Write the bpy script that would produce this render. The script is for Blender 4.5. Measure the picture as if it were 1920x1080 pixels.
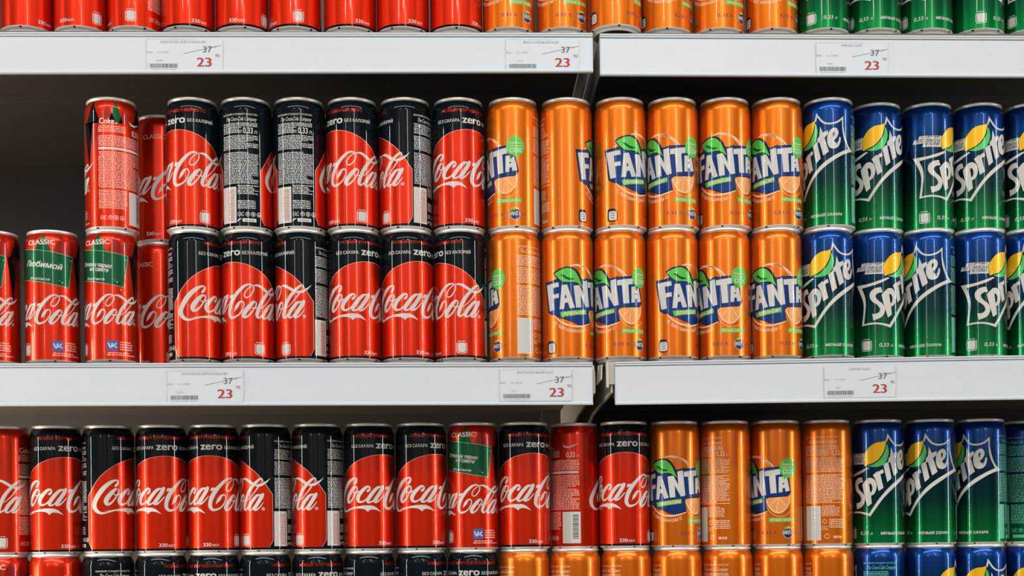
# Supermarket shelves of stacked drink cans.  Lengths below are millimetres, scaled by MM.
import bpy, bmesh, math, random
from mathutils import Vector, Matrix
from mathutils.geometry import tessellate_polygon
MM = 0.001
EYE = 1.30                      # camera height above the floor, metres
scene = bpy.context.scene
for o in list(bpy.data.objects): bpy.data.objects.remove(o)
COL = scene.collection

# ------------------------------------------------------------------ camera
cam_data = bpy.data.cameras.new('camera'); cam = bpy.data.objects.new('camera', cam_data); COL.objects.link(cam)
cam_data.sensor_width = 36.0; cam_data.lens = 2600*36/1920
cam_data.shift_y = 500/1920; cam_data.clip_start = 0.05
PSI, RHO = math.radians(2.1), 0.011
r0 = Vector((math.cos(PSI), -math.sin(PSI), 0)); up = Vector((0, 0, 1)); fw = Vector((math.sin(PSI), math.cos(PSI), 0))
cr = r0*math.cos(RHO) - up*math.sin(RHO); cu = r0*math.sin(RHO) + up*math.cos(RHO)
M = Matrix((cr, cu, -fw)).transposed().to_4x4(); M.translation = Vector((0, 0, EYE))
cam.matrix_world = M
scene.camera = cam
# ------------------------------------------------------------------ view and world
vs = scene.view_settings; vs.view_transform = 'Standard'; vs.look = 'None'; vs.gamma = 1; vs.use_curve_mapping = False
vs.exposure = -0.46
w = bpy.data.worlds.new('hall_air'); scene.world = w; w.use_nodes = True
w.node_tree.nodes['Background'].inputs[0].default_value = (0.9, 0.95, 1.0, 1); w.node_tree.nodes['Background'].inputs[1].default_value = 0.05
# ------------------------------------------------------------------ lamps of the hall, and lights added for cans and shelves
def area(name, loc, look, sx, sy, power, col=(1, 1, 1)):
    l = bpy.data.lights.new(name, 'AREA'); l.shape = 'RECTANGLE'; l.size = sx; l.size_y = sy; l.energy = power; l.color = col
    o = bpy.data.objects.new(name, l); COL.objects.link(o); o.location = loc
    d = Vector(look) - Vector(loc); o.rotation_euler = d.to_track_quat('-Z', 'Y').to_euler(); return o
area('lamp_row_near', (0, -0.7, 3.7), (0, 0.6, 0), 5.0, .35, 108, (.98, .99, 1))
area('wall_wash_fill', (0, -1.9, 3.75), (0, -3.6, 2.0), 9.0, .5, 255, (1, .98, .95))  # added to brighten the unseen wall that the cans mirror
area('streak_light_left', (-5.0, -.4, 2.3), (0, 1.5, 1.6), .07, 2.4, 110)  # added upright strip, no window: thin bright streak for the cans to reflect
area('streak_light_right', (5.0, -.4, 2.3), (0, 1.5, 1.6), .07, 2.4, 110)  # added strip, the same streak on the other side
area('streak_light_mid', (1.1, -3.5, 2.9), (0, 1.5, 1.6), .26, 1.9, 44, (1, .97, .9))  # added wider strip for the streak near the can centres
area('streak_light_mid_left', (-2.3, -3.5, 2.8), (0, 1.5, 1.6), .08, 1.7, 26, (1, .97, .9))  # added strip for the streak left of the can centres
area('ceiling_tube', (.45, -3.0, 3.8), (0, 1.5, 1.6), .55, .22, 16, (1, .96, .88))
area('ceiling_tube_left', (-1.3, -3.0, 3.8), (0, 1.5, 1.6), .3, .22, 10, (1, .96, .88))
area('underside_fill', (-0.98, 1.50, 1.24), (-0.1, 1.68, 1.50), .3, .05, 9, (1, .84, .66))  # added fill for the underside of the middle shelf
area('underside_fill_upper', (-0.98, 1.50, 1.60), (-0.1, 1.68, 1.86), .3, .05, 1.5, (1, .84, .66))  # added fill for the underside of the top shelf


# ------------------------------------------------------------------ materials
def mat(name, rgb, rough=.5, metal=0., coat=0., spec=.5, streak=0., ramp=None, noise=0.):
    m = bpy.data.materials.new(name); m.use_nodes = True; nt = m.node_tree; b = nt.nodes['Principled BSDF']
    b.inputs['Base Color'].default_value = (*rgb, 1); b.inputs['Roughness'].default_value = rough; b.inputs['Metallic'].default_value = metal
    b.inputs['Coat Weight'].default_value = coat; b.inputs['Coat Roughness'].default_value = .04; b.inputs['Coat IOR'].default_value = 1.27; b.inputs['Specular IOR Level'].default_value = spec
    if streak or ramp:
        tc = nt.nodes.new('ShaderNodeTexCoord')
    if streak:
        oi = nt.nodes.new('ShaderNodeObjectInfo')
        mp = nt.nodes.new('ShaderNodeMapping'); mp.inputs['Scale'].default_value = (330, 330, 4)
        ad = nt.nodes.new('ShaderNodeVectorMath'); ad.operation = 'ADD'
        nz = nt.nodes.new('ShaderNodeTexNoise'); nz.inputs['Scale'].default_value = 1.0; nz.inputs['Detail'].default_value = 3
        bp = nt.nodes.new('ShaderNodeBump'); bp.inputs['Strength'].default_value = streak; bp.inputs['Distance'].default_value = .0006
        nt.links.new(tc.outputs['Object'], mp.inputs['Vector']); nt.links.new(mp.outputs[0], ad.inputs[0]); nt.links.new(oi.outputs['Random'], ad.inputs[1])
        nt.links.new(ad.outputs[0], nz.inputs['Vector']); nt.links.new(nz.outputs['Fac'], bp.inputs['Height']); nt.links.new(bp.outputs[0], b.inputs['Normal'])
    if ramp:
        sx = nt.nodes.new('ShaderNodeSeparateXYZ'); mr = nt.nodes.new('ShaderNodeMapRange'); mr.inputs['From Max'].default_value = .145
        cr_ = nt.nodes.new('ShaderNodeValToRGB'); e = cr_.color_ramp.elements
        e[0].position, e[0].color = ramp[0][0], (*ramp[0][1], 1); e[1].position, e[1].color = ramp[-1][0], (*ramp[-1][1], 1)
        for p, c in ramp[1:-1]:
            n = e.new(p); n.color = (*c, 1)
        nt.links.new(tc.outputs['Object'], sx.inputs[0]); nt.links.new(sx.outputs[2], mr.inputs['Value']); nt.links.new(mr.outputs[0], cr_.inputs[0]); nt.links.new(cr_.outputs[0], b.inputs['Base Color'])
    if noise:
        tc2 = nt.nodes.new('ShaderNodeTexCoord'); nz = nt.nodes.new('ShaderNodeTexNoise'); nz.inputs['Scale'].default_value = 40
        mx = nt.nodes.new('ShaderNodeMix'); mx.data_type = 'RGBA'; mx.inputs[6].default_value = (*rgb, 1); mx.inputs[7].default_value = (*[c*(1-noise) for c in rgb], 1)
        nt.links.new(tc2.outputs['Object'], nz.inputs['Vector']); nt.links.new(nz.outputs['Fac'], mx.inputs[0]); nt.links.new(mx.outputs[2], b.inputs['Base Color'])
    return m
PK = dict(coat=1.0)
PI_ = dict(coat=1.0, spec=.12)
MT = {
 'red': mat('red_metallic_ink', (.62, .022, .003), .31, .66, spec=.1, streak=.28, **PK),
 'black': mat('black_ink', (.004, .007, .009), .3, .0, spec=0., streak=.1, **PK),
 'orange': mat('orange_metallic_ink', (.68, .145, .006), .31, .66, spec=.1, streak=.28, **PK),
 'bluegreen': mat('blue_to_green_metallic_ink', (.01, .1, .3), .31, .66, spec=.1, streak=.28, ramp=[(.06, (.0, .17, .036)), (.20, (.0, .095, .026)), (.36, (.0, .030, .024)), (.56, (.0, .014, .030)), (.76, (.001, .032, .12)), (.95, (.003, .042, .22))], **PK),
 'white': mat('white_ink', (.60, .58, .52), .4, .0, **PI_),
 'cream': mat('cream_ink', (.85, .55, .36), .4, .0, **PI_),
 'peach': mat('peach_print', (.86, .55, .36), .4, .2, **PI_),
 'pink': mat('pink_print', (.86, .46, .36), .4, .2, **PI_),
 'teal': mat('pale_teal_print', (.14, .50, .36), .4, .2, **PI_),
 'grey': mat('grey_print', (.60, .60, .57), .4, .0, **PI_),
 'green': mat('dark_green_ink', (.003, .085, .028), .35, .4, **PI_),
 'leaf': mat('leaf_green_ink', (.10, .50, .07), .35, .2, **PI_),
 'lime': mat('lime_green_ink', (.07, .52, .12), .35, .2, **PI_),
 'navy': mat('navy_ink', (.006, .035, .16), .35, .3, **PI_),
 'ink': mat('dark_outline_ink', (.006, .012, .035), .35, .0, **PI_),
 'purple': mat('violet_text_ink', (.10, .03, .10), .4, .0, **PI_),
 'yellow': mat('lemon_yellow_ink', (.86, .46, .012), .35, .2, **PI_),
 'darkred': mat('dark_red_ink', (.30, .015, .008), .35, .4, **PI_),
 'vk': mat('badge_blue_ink', (.045, .13, .42), .35, .0, **PI_),
 'slice': mat('orange_slice_ink', (.85, .33, .09), .35, .2, **PI_),
 'bar': mat('barcode_red_ink', (.42, .16, .13), .4, .0, **PI_),
 'base': mat('brushed_pale_aluminium', (.88, .85, .78), .42, .25),
 'alu': mat('bare_aluminium', (.84, .82, .77), .4, .6),
}
M_RAIL = mat('white_rail_plastic', (.63, .67, .705), .35, noise=.04)
M_PAPER = mat('white_tag_paper', (.62, .665, .70), .4)
M_STEEL = mat('beige_shelf_steel', (.14, .122, .10), .5, noise=.1)
M_DARK = mat('dark_panel_steel', (.05, .045, .043), .5, noise=.2)
M_BRK = mat('ivory_bracket_steel', (.62, .59, .50), .45, noise=.25)
M_TXT = mat('tag_grey_print', (.10, .10, .10), .6); M_TXL = mat('tag_pale_print', (.30, .30, .31), .6); M_TXR = mat('tag_red_print', (.42, .035, .035), .6)

# ------------------------------------------------------------------ can profile and label printing
R = 28.7
SEG = 112
BODY = [(28.45, 5.2), (28.7, 6.6), (28.7, 40), (28.7, 90), (28.7, 131), (28.58, 133.2), (28.1, 135.6), (27.2, 138), (26.2, 140.2), (25.4, 141.6)]
LID = [(25.4, 141.6), (25.5, 142.0), (26.2, 142.3), (26.45, 143.0), (26.4, 144.2), (26.0, 144.9), (25.4, 145.0), (24.9, 144.6), (24.7, 143.4), (24.3, 139.8), (23.4, 139.0), (22.6, 140.2), (0, 140.6)]
BASE = [(28.45, 5.2), (28.1, 4.6), (27.3, 3.7), (26.2, 3.0), (25.2, 2.5), (24.6, 1.4), (24.0, .3), (23.4, 0), (22.6, .5), (21.6, 3.5), (18, 6.2), (9, 8.6), (0, 9.2)]
def rad(z):
    for (ra, za), (rb, zb) in zip(BODY, BODY[1:]):
        if za <= z <= zb: return ra + (rb-ra)*(z-za)/(zb-za)
    return BODY[0][0] if z < BODY[0][1] else BODY[-1][0]
def nrm_z(z):      # slope of the wall at height z, smoothed
    a, b = rad(z-.9), rad(z+.9)
    return -(b-a)/1.8 if z > 129 else 0.0
LAY = .022
class Print:
    """flat label artwork in (u, z) mm, wrapped round the can wall"""
    def __init__(s): s.v = []; s.f = []; s.m = []; s.mats = []
    def mi(s, m):
        if m not in s.mats: s.mats.append(m)
        return s.mats.index(m)
    def wrap(s, bm, m, lay):
        b0 = len(s.v); k = s.mi(m)
        for i, v in enumerate(bm.verts): v.index = i; s.v.append((v.co.x, v.co.y, lay))
        for f in bm.faces:
            if f.calc_area() < 1e-7: continue
            s.f.append([b0+v.index for v in f.verts]); s.m.append(k)
        bm.free()
    def add(s, bm, m, lay, cut=True):
        if cut:
            us = [v.co.x for v in bm.verts]; st = 2*math.pi*R/SEG
            k = math.ceil(min(us)/st)
            while k*st < max(us):
                bmesh.ops.bisect_plane(bm, geom=bm.verts[:]+bm.edges[:]+bm.faces[:], plane_co=(k*st, 0, 0), plane_no=(1, 0, 0)); k += 1
            zs = [v.co.y for v in bm.verts]
            for z in (5.9, 6.6, 131, 133.2, 135.6, 138, 140.2):
                if min(zs) < z < max(zs): bmesh.ops.bisect_plane(bm, geom=bm.verts[:]+bm.edges[:]+bm.faces[:], plane_co=(0, z, 0), plane_no=(0, 1, 0))
        s.wrap(bm, m, lay)
    def poly(s, loops, m, lay=1):
        if not isinstance(loops[0][0], (list, tuple)): loops = [loops]
        vs_ = [Vector((p[0], p[1], 0)) for l in loops for p in l]
        tr = tessellate_polygon([[Vector((p[0], p[1], 0)) for p in l] for l in loops])
        bm = bmesh.new(); bv = [bm.verts.new(p) for p in vs_]
        for t in tr:
            a, b, c = (vs_[i] for i in t)
            if (b-a).cross(c-a).z < 0: t = t[::-1]
            try: bm.faces.new([bv[i] for i in t])
            except ValueError: pass
        s.add(bm, m, lay)
    def rect(s, u0, z0, u1, z1, m, lay=1, cut=None):
        if cut is None: cut = (u1-u0) > 1.8
        if cut: s.poly([(u0, z0), (u1, z0), (u1, z1), (u0, z1)], m, lay)
        else:
            b0 = len(s.v); s.v += [(u0, z0, lay), (u1, z0, lay), (u1, z1, lay), (u0, z1, lay)]; s.f.append([b0, b0+1, b0+2, b0+3]); s.m.append(s.mi(m))
    def stroke(s, pts, m, lay=1, k=1.0, sub=4, caps=True):
        P = smooth(pts, sub); bm = bmesh.new(); L = []; Rr = []
        for i, (x, y, wd) in enumerate(P):
            a = P[max(0, i-1)]; b = P[min(len(P)-1, i+1)]; d = Vector((b[0]-a[0], b[1]-a[1]));
            if d.length < 1e-6: d = Vector((1, 0))
            d.normalize(); h = wd*k/2
            L.append(bm.verts.new((x-d.y*h, y+d.x*h, 0))); Rr.append(bm.verts.new((x+d.y*h, y-d.x*h, 0)))
        for i in range(len(P)-1):
            try: bm.faces.new((L[i], Rr[i], Rr[i+1], L[i+1]))
            except ValueError: pass
        for (x, y, wd) in (P[0], P[-1]):       # rounded ends
            if wd*k > .35 and caps:
                cb = bmesh.new(); c = [cb.verts.new((x+wd*k/2*math.cos(t*math.pi/6), y+wd*k/2*math.sin(t*math.pi/6), 0)) for t in range(12)]; cb.faces.new(c); s.add(cb, m, lay+.1)
        s.add(bm, m, lay)
    def disc(s, u, z, r, m, lay=1, n=28, ry=None):
        s.poly([(u+r*math.cos(i*2*math.pi/n), z+(ry or r)*math.sin(i*2*math.pi/n)) for i in range(n)], m, lay)
    def ring(s, u, z, r, wd, m, lay=1, n=28, a0=0, a1=360):
        s.stroke([(u+r*math.cos(math.radians(a0+(a1-a0)*i/n)), z+r*math.sin(math.radians(a0+(a1-a0)*i/n)), wd) for i in range(n+1)], m, lay, sub=1)
    def text(s, t, u, z, h, m, lay=2, al='L', fit=None, bold=0., shear=0., rot=0., fn=None, sp=1.0):
        b = bold*.62
        offs = [(0, 0)] if bold < .005 else ([(-b, 0), (b, 0)] if bold < .025 else [(-b, -b*.6), (b, -b*.6), (-b, b*.6), (b, b*.6)])
        src = text_bm(t, shear, sp)
        xs = [v.co.x for v in src.verts]; x0, x1 = min(xs)-b, max(xs)+b; k = h/.73; kx = (fit/(x1-x0)) if fit else k
        c, sn = math.cos(rot), math.sin(rot)
        for n, (ox, oy) in enumerate(offs):
            bm = src.copy()
            for v in bm.verts:
                x = (v.co.x+ox-x0)*kx; y = (v.co.y+oy)*k
                if al == 'R': x -= (x1-x0)*kx
                if al == 'C': x -= (x1-x0)*kx/2
                x, y = x*c-y*sn, x*sn+y*c
                v.co = (u+x, z+y, 0) if not fn else (*fn(u+x, y), 0)
            s.add(bm, m, lay+n*.22)
        src.free()
    def micro(s, u0, z0, u1, z1, m, lay=2, pitch=1.72, rnd=None, fill=.66, word=5):
        rnd = rnd or random.Random(3); z = z1-pitch
        while z >= z0:
            u = u0 + (rnd.random()*1.0 if rnd.random() < .2 else 0); end = u1 - (rnd.random()*(u1-u0)*.35 if rnd.random() < .22 else 0)
            while u < end:
                n = rnd.randint(2, 2*word-2)
                for _ in range(n):
                    wd = rnd.choice((.34, .42, .5, .58)); hh = pitch*fill*rnd.choice((.75, .8, 1.))
                    if u+wd > end: break
                    s.rect(u, z, u+wd, z+hh, m, lay, cut=False); u += wd+.05
                u += .62
            z -= pitch
    def ladder(s, u0, z0, u1, z1, m, lay=3, rnd=None, lo=.3, hi=.75):
        rnd = rnd or random.Random(5); z = z0
        while z < z1:
            t = rnd.uniform(lo, hi); s.rect(u0, z, u1, min(z+t, z1), m, lay); z += t + rnd.uniform(lo, hi)
    def bars(s, u0, z0, u1, z1, m, lay=3, rnd=None, lo=.2, hi=.55):
        rnd = rnd or random.Random(5); u = u0
        while u < u1:
            t = rnd.uniform(lo, hi); s.rect(u, z0, min(u+t, u1), z1, m, lay, cut=False); u += t + rnd.uniform(lo, hi)
def smooth(pts, sub):
    if len(pts) < 3 or sub < 2: return [tuple(p) for p in pts]
    out = []
    for i in range(len(pts)-1):
        p0, p1, p2, p3 = pts[max(0, i-1)], pts[i], pts[i+1], pts[min(len(pts)-1, i+2)]
        for j in range(sub):
            t = j/sub
            out.append(tuple(.5*((2*p1[k])+(-p0[k]+p2[k])*t+(2*p0[k]-5*p1[k]+4*p2[k]-p3[k])*t*t+(-p0[k]+3*p1[k]-3*p2[k]+p3[k])*t**3) for k in range(3)))
    out.append(tuple(pts[-1])); return out
def curvy(pts, sub=5, corner=48):
    """closed outline: round the gentle bends, keep the sharp corners"""
    n = len(pts); cor = []
    for i in range(n):
        a, b, c = pts[i-1], pts[i], pts[(i+1) % n]
        d = math.degrees(Vector((b[0]-a[0], b[1]-a[1])).angle(Vector((c[0]-b[0], c[1]-b[1])), 0)); cor.append(d > corner)
    out = []
    for i in range(n):
        p1, p2 = pts[i], pts[(i+1) % n]; p0 = p1 if cor[i] else pts[i-1]; p3 = p2 if cor[(i+1) % n] else pts[(i+2) % n]
        if cor[i] and cor[(i+1) % n]: out.append((p1[0], p1[1])); continue
        for j in range(sub):
            t = j/sub
            out.append(tuple(.5*((2*p1[k])+(-p0[k]+p2[k])*t+(2*p0[k]-5*p1[k]+4*p2[k]-p3[k])*t*t+(-p0[k]+3*p1[k]-3*p2[k]+p3[k])*t**3) for k in range(2)))
    return out
def text_bm(t, shear=0., sp=1.0):
    c = bpy.data.curves.new('lettering', 'FONT'); c.body = t; c.resolution_u = 3; c.shear = shear; c.space_character = sp
    o = bpy.data.objects.new('lettering', c); COL.objects.link(o)
    bpy.context.view_layer.update(); dg = bpy.context.evaluated_depsgraph_get(); me = bpy.data.meshes.new_from_object(o.evaluated_get(dg))
    bm = bmesh.new(); bm.from_mesh(me)
    bpy.data.objects.remove(o); bpy.data.curves.remove(c); bpy.data.meshes.remove(me)
    bmesh.ops.remove_doubles(bm, verts=bm.verts[:], dist=1e-5)
    for f in bm.faces[:]:
        if f.normal.z < 0: f.normal_flip()
    return bm

def lathe(prof, seg=SEG):
    v, f = [], []; n = len(prof)
    for r, z in prof:
        if r == 0: v.append((0, 0, z)); continue
        for i in range(seg):
            a = 2*math.pi*i/seg; v.append((r*math.sin(a), -r*math.cos(a), z))
    b = 0
    for k in range(n-1):
        if prof[k+1][0] == 0:
            c = b+seg
            for i in range(seg): f.append([b+i, b+(i+1) % seg, c])
            b += seg; continue
        for i in range(seg):
            j = (i+1) % seg; f.append([b+i, b+j, b+seg+j, b+seg+i])
        b += seg
    return v, f
def mesh_from(name, v, f, mats, mi=None, smooth_=True, normals=None):
    me = bpy.data.meshes.new(name); me.from_pydata([tuple(c*MM for c in p) for p in v], [], f)
    for m in mats: me.materials.append(m)
    if mi: me.polygons.foreach_set('material_index', mi)
    if smooth_: me.polygons.foreach_set('use_smooth', [True]*len(me.polygons))
    if normals: me.normals_split_custom_set_from_vertices(normals)
    me.update(); return me
def body_mesh(name, base, pr):
    v, f = lathe(BODY); nv = []
    for x, y, z in v:
        l = math.hypot(x, y); n = Vector((x/l, y/l, nrm_z(z))).normalized(); nv.append(n)
    mi = [0]*len(f); mats = [MT[base]] + [MT[m] for m in pr.mats]; b0 = len(v)
    for u, z, lay in pr.v:
        a = u/R; st = 2*math.pi/SEG; j = math.floor(a/st+1e-6); fr = a/st-j
        # stay on the facet of the tessellated wall so that layers never cross
        rr = rad(z)
        a0, a1 = j*st, (j+1)*st
        x = rr*((1-fr)*math.sin(a0)+fr*math.sin(a1)); y = -rr*((1-fr)*math.cos(a0)+fr*math.cos(a1))
        off = lay*LAY; x += off*math.sin(a); y -= off*math.cos(a)
        v.append((x, y, z)); nv.append(Vector((math.sin(a), -math.cos(a), nrm_z(z))).normalized())
    for fc, k in zip(pr.f, pr.m): f.append([b0+i for i in fc]); mi.append(k+1)
    return mesh_from(name, v, f, mats, mi, normals=nv)


BACKLAB = ['red cola can set back in the gap right of the leftmost upper stack', 'red cola can set back, under the other one standing in the left gap',
 'black cola can behind, its red edge showing between the two upper small-print cans', 'black cola can behind, right of the second upper small-print can',
 'black cola can behind the lower row, below the left one of two hidden cans', 'black cola can behind the lower row, under the right one of two hidden cans']
def box(bm, x0, x1, y0, y1, z0, z1):
    v = [bm.verts.new((x*MM, y*MM, EYE+z*MM)) for x in (x0, x1) for y in (y0, y1) for z in (z0, z1)]
    for f in ((0, 1, 3, 2), (4, 6, 7, 5), (0, 4, 5, 1), (2, 3, 7, 6), (0, 2, 6, 4), (1, 5, 7, 3)): bm.faces.new([v[i] for i in f])
def prism(bm, yz0, x0, x1, yz1=None):        # a YZ profile run along X
    yz1 = yz1 or yz0
    a = [bm.verts.new((x0*MM, y*MM, EYE+z*MM)) for y, z in yz0]; b = [bm.verts.new((x1*MM, y*MM, EYE+z*MM)) for y, z in yz1]; n = len(a)
    for i in range(n): bm.faces.new((a[i], a[(i+1) % n], b[(i+1) % n], b[i]))
    bm.faces.new(a[::-1]); bm.faces.new(b)
def fin(name, bm, m, parent=None, bevel=0):
    bmesh.ops.recalc_face_normals(bm, faces=bm.faces[:])
    me = bpy.data.meshes.new(name); bm.to_mesh(me); bm.free(); me.materials.append(m)
    o = bpy.data.objects.new(name, me); link_(o, parent)
    if bevel: bv = o.modifiers.new('bevel', 'BEVEL'); bv.width = bevel*MM; bv.segments = 2; bv.limit_method = 'ANGLE'
    return o
def link_(o, p=None):
    COL.objects.link(o)
    if p: o.parent = p; o.matrix_parent_inverse = p.matrix_world.inverted()
def thing(name, label, cat, loc, group=None):
    o = bpy.data.objects.new(name, None); COL.objects.link(o); o.location = loc; o.empty_display_size = .05
    o['label'] = label; o['category'] = cat
    if group: o['group'] = group
    bpy.context.view_layer.update(); return o
# hall shell
def slab(name, x0, x1, y0, y1, z0, z1, m):
    bm = bmesh.new(); box(bm, x0, x1, y0, y1, z0-EYE*1000, z1-EYE*1000); o = fin(name, bm, m); o['kind'] = 'structure'; return o
M_FLOOR = mat('pale_floor_tiles', (.26, .24, .21), .25, noise=.1); M_CEIL = mat('grey_ceiling', (.10, .105, .11), .8); M_WALL = mat('grey_hall_wall', (.06, .06, .064), .6, noise=.3)
slab('floor', -6000, 6000, -3600, 2600, -50, 0, M_FLOOR); slab('ceiling', -6000, 6000, -3600, 2600, 4000, 4050, M_CEIL)
def wall_mat():          # unseen walls: light top, dark foot and bands put in for can reflections
    m = bpy.data.materials.new('reflection_toned_wall'); m.use_nodes = True; nt = m.node_tree; b = nt.nodes['Principled BSDF']; b.inputs['Roughness'].default_value = .7
    tc = nt.nodes.new('ShaderNodeTexCoord'); sp = nt.nodes.new('ShaderNodeSeparateXYZ'); nt.links.new(tc.outputs['Object'], sp.inputs[0])
    mp = nt.nodes.new('ShaderNodeMapping'); mp.inputs['Scale'].default_value = (.9, .9, .05); nt.links.new(tc.outputs['Object'], mp.inputs[0])
    nz = nt.nodes.new('ShaderNodeTexNoise'); nz.inputs['Scale'].default_value = 1.6; nz.inputs['Detail'].default_value = 1; nt.links.new(mp.outputs[0], nz.inputs['Vector'])
    r = nt.nodes.new('ShaderNodeValToRGB'); e = r.color_ramp.elements; e[0].position, e[0].color = .42, (.22, .21, .20, 1); e[1].position, e[1].color = .56, (.62, .60, .57, 1); nt.links.new(nz.outputs['Fac'], r.inputs[0])
    g = nt.nodes.new('ShaderNodeMath'); g.operation = 'GREATER_THAN'; g.inputs[1].default_value = DARK_BELOW; nt.links.new(sp.outputs[2], g.inputs[0])
    x = nt.nodes.new('ShaderNodeMix'); x.data_type = 'RGBA'; x.inputs[6].default_value = (.10, .095, .09, 1); nt.links.new(g.outputs[0], x.inputs[0]); nt.links.new(r.outputs[0], x.inputs[7]); nt.links.new(x.outputs[2], b.inputs['Base Color'])
    return m
DARK_BELOW = 1.7  # height below which the walls are toned dark for the lower cans' reflections
M_BACK = wall_mat()
slab('wall_back', -6000, 6000, -3650, -3600, 0, 4000, M_BACK); slab('wall_front', -6000, 6000, 2600, 2650, 0, 4000, M_WALL)
slab('wall_left', -6050, -6000, -3600, 2600, 0, 4000, M_BACK); slab('wall_right', 6000, 6050, -3600, 2600, 0, 4000, M_BACK)

BACKY = 2010
SPAN = {'left': (-1050, 147), 'right': (157, 1050)}
for side, (xa, xb) in SPAN.items():
    t = thing('shelving_unit', f'{side} bay of dark steel wall shelving carrying the cans', 'shelving', ((xa+xb)/2*MM, BACKY*MM, 0), 'bays of wall shelving')
    bm = bmesh.new(); box(bm, xa, xb, BACKY, BACKY+15, -1300, 1000); fin('back_panel', bm, M_DARK, t)
    for x in ((xb-30,) if side == 'left' else ()):
        bm = bmesh.new(); box(bm, x, x+30, BACKY-32, BACKY-.5, -1300, 1000); fin('upright_post', bm, M_DARK, t, 1)
    z = -139 + (0 if side == 'left' else 0)
    bm = bmesh.new(); box(bm, xa, xb, 1500, BACKY-33, z-30, z-.3); fin('base_deck', bm, M_STEEL, t)
    bm = bmesh.new(); box(bm, xa, xb, 1530, 1560, -1300, z-31); fin('kick_plate', bm, M_DARK, t)
def board(side, lvl, z):
    xa, xb = SPAN[side]
    if side == 'right' and lvl == 'middle': xb0 = 163; xa = 163
    t = thing('shelf', f'{lvl} steel shelf of the {side} bay under the cans', 'shelf', ((xa+xb)/2*MM, 1.75, EYE+(z-20)*MM), 'steel shelves')
    bm = bmesh.new(); box(bm, xa+4, xb-4, 1504, BACKY-33, z-3, z-.3); box(bm, xa+4, xb-32, BACKY-33, BACKY-.5, z-3, z-.3); box(bm, xa+4, xb-4, 1504, 1507, z-40, z-3.2); box(bm, xa+14, xb-14, 1489.5, 1503.8, z-40, z-16)
    box(bm, xa+4, xb-4, 1700, 1740, z-14, z-3.2)                                                                   # stiffening rib
    fin('deck', bm, M_STEEL, t)
    for x in (xa, xb-3):
        bm = bmesh.new(); prism(bm, [(1504, z-4), (1490, z-14), (1490, z-36), (1700, z-40), (BACKY-33, z-70), (BACKY-33, z-4)], x, x+2.5); fin('bracket', bm, M_BRK, t)
    return t
for side, dz in (('left', 0), ('right', .5)):
    board(side, 'top', 567); board(side, 'middle', 209+dz)
# exposed clip at the end of the right middle shelf
def end_clip():
    t = thing('shelf_bracket', 'ivory metal bracket end exposed in the gap between the middle rails', 'bracket', (.152, 1.49, EYE+.19))
    bm = bmesh.new(); prism(bm, [(1486, 206), (1486, 182), (1500, 182), (1500, 206)], 158.5, 168); fin('plate', bm, M_BRK, t, .5)
    bm = bmesh.new(); prism(bm, [(1482, 205.5), (1482, 178), (1485.5, 178), (1485.5, 205.5)], 157.5, 160.5); fin('flange', bm, M_BRK, t, .4)
    bm = bmesh.new(); v = [(150.2, 1500, 204), (152.8, 1484, 203), (152, 1484, 187), (148.5, 1500, 183)]
    a = [bm.verts.new((x*MM, y*MM, EYE+z*MM)) for x, y, z in v]; b = [bm.verts.new(((x+1.2)*MM, y*MM, EYE+z*MM)) for x, y, z in v]
    for i in range(4): bm.faces.new((a[i], a[(i+1) % 4], b[(i+1) % 4], b[i]))
    bm.faces.new(a); bm.faces.new(b[::-1]); fin('hook', bm, M_BRK, t)
end_clip()
def rail(x0, zt0, zb0, x1, zt1, zb1, label):
    t = thing('price_rail', label, 'price rail', ((x0+x1)/2*MM, 1.485, EYE+(zt0+zb0)/2*MM), 'white plastic price rails')
    def prof(zt, zb):
        Y = 1480
        return [(Y+9, zt), (Y+.6, zt), (Y, zt-.5), (Y, zt-1.7), (Y+1.6, zt-2.0), (Y+1.6, zt-2.4), (Y-.4, zt-2.7), (Y-.4, zt-4.0), (Y+.2, zt-4.3), (Y+2.0, zt-4.4), (Y+2.0, zt-5.0),
                (Y+1.0, zt-5.0), (Y+1.2, (zt+zb)/2), (Y+1.0, zb+3.2), (Y-.6, zb+2.8), (Y-.9, zb+1.4), (Y-.4, zb), (Y+4, zb), (Y+9, zb+6)]
    bm = bmesh.new(); prism(bm, prof(zt0, zb0), x0, x1, prof(zt1, zb1)); fin('rail_body', bm, M_RAIL, t, .15)
    bm = bmesh.new(); prism(bm, [(a, b) for a, b in prof(zt0, zb0)], x0-.9, x0-.1); bm2 = None; fin('end_cap', bm, M_RAIL, t)
    bm = bmesh.new(); prism(bm, [(a, b) for a, b in prof(zt1, zb1)], x1+.1, x1+.9); fin('end_cap', bm, M_RAIL, t)
    return t
def ext(xa, za, xb, zb, x): return za+(zb-za)*(x-xa)/(xb-xa)
def rail4(xa, xb, A, B, label):      # A=(x,zt,zb) B=(x,zt,zb) measured, run from xa to xb
    rail(xa, ext(A[0], A[1], B[0], B[1], xa), ext(A[0], A[2], B[0], B[2], xa), xb, ext(A[0], A[1], B[0], B[1], xb), ext(A[0], A[2], B[0], B[2], xb), label)
RL = {'lt': ((-480, 557.0, 513.2), (146, 557.9, 515.7)), 'rt': ((155.5, 557.1, 512.3), (615, 555.8, 511.0)), 'lm': ((-483, 207.7, 162.7), (142, 205.1, 159.5)), 'rm': ((168, 205.5, 159.3), (611, 209.9, 161.9))}
rail4(-1040, 146, *RL['lt'], 'white price rail along the top shelf, left of the gap')
rail4(155.5, 1040, *RL['rt'], 'white price rail along the top shelf, right of the gap')
rail4(-1040, 142, *RL['lm'], 'white price rail along the middle shelf, left of the gap')
rail4(168, 1040, *RL['rm'], 'white price rail along the middle shelf, right of the gap')
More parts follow.
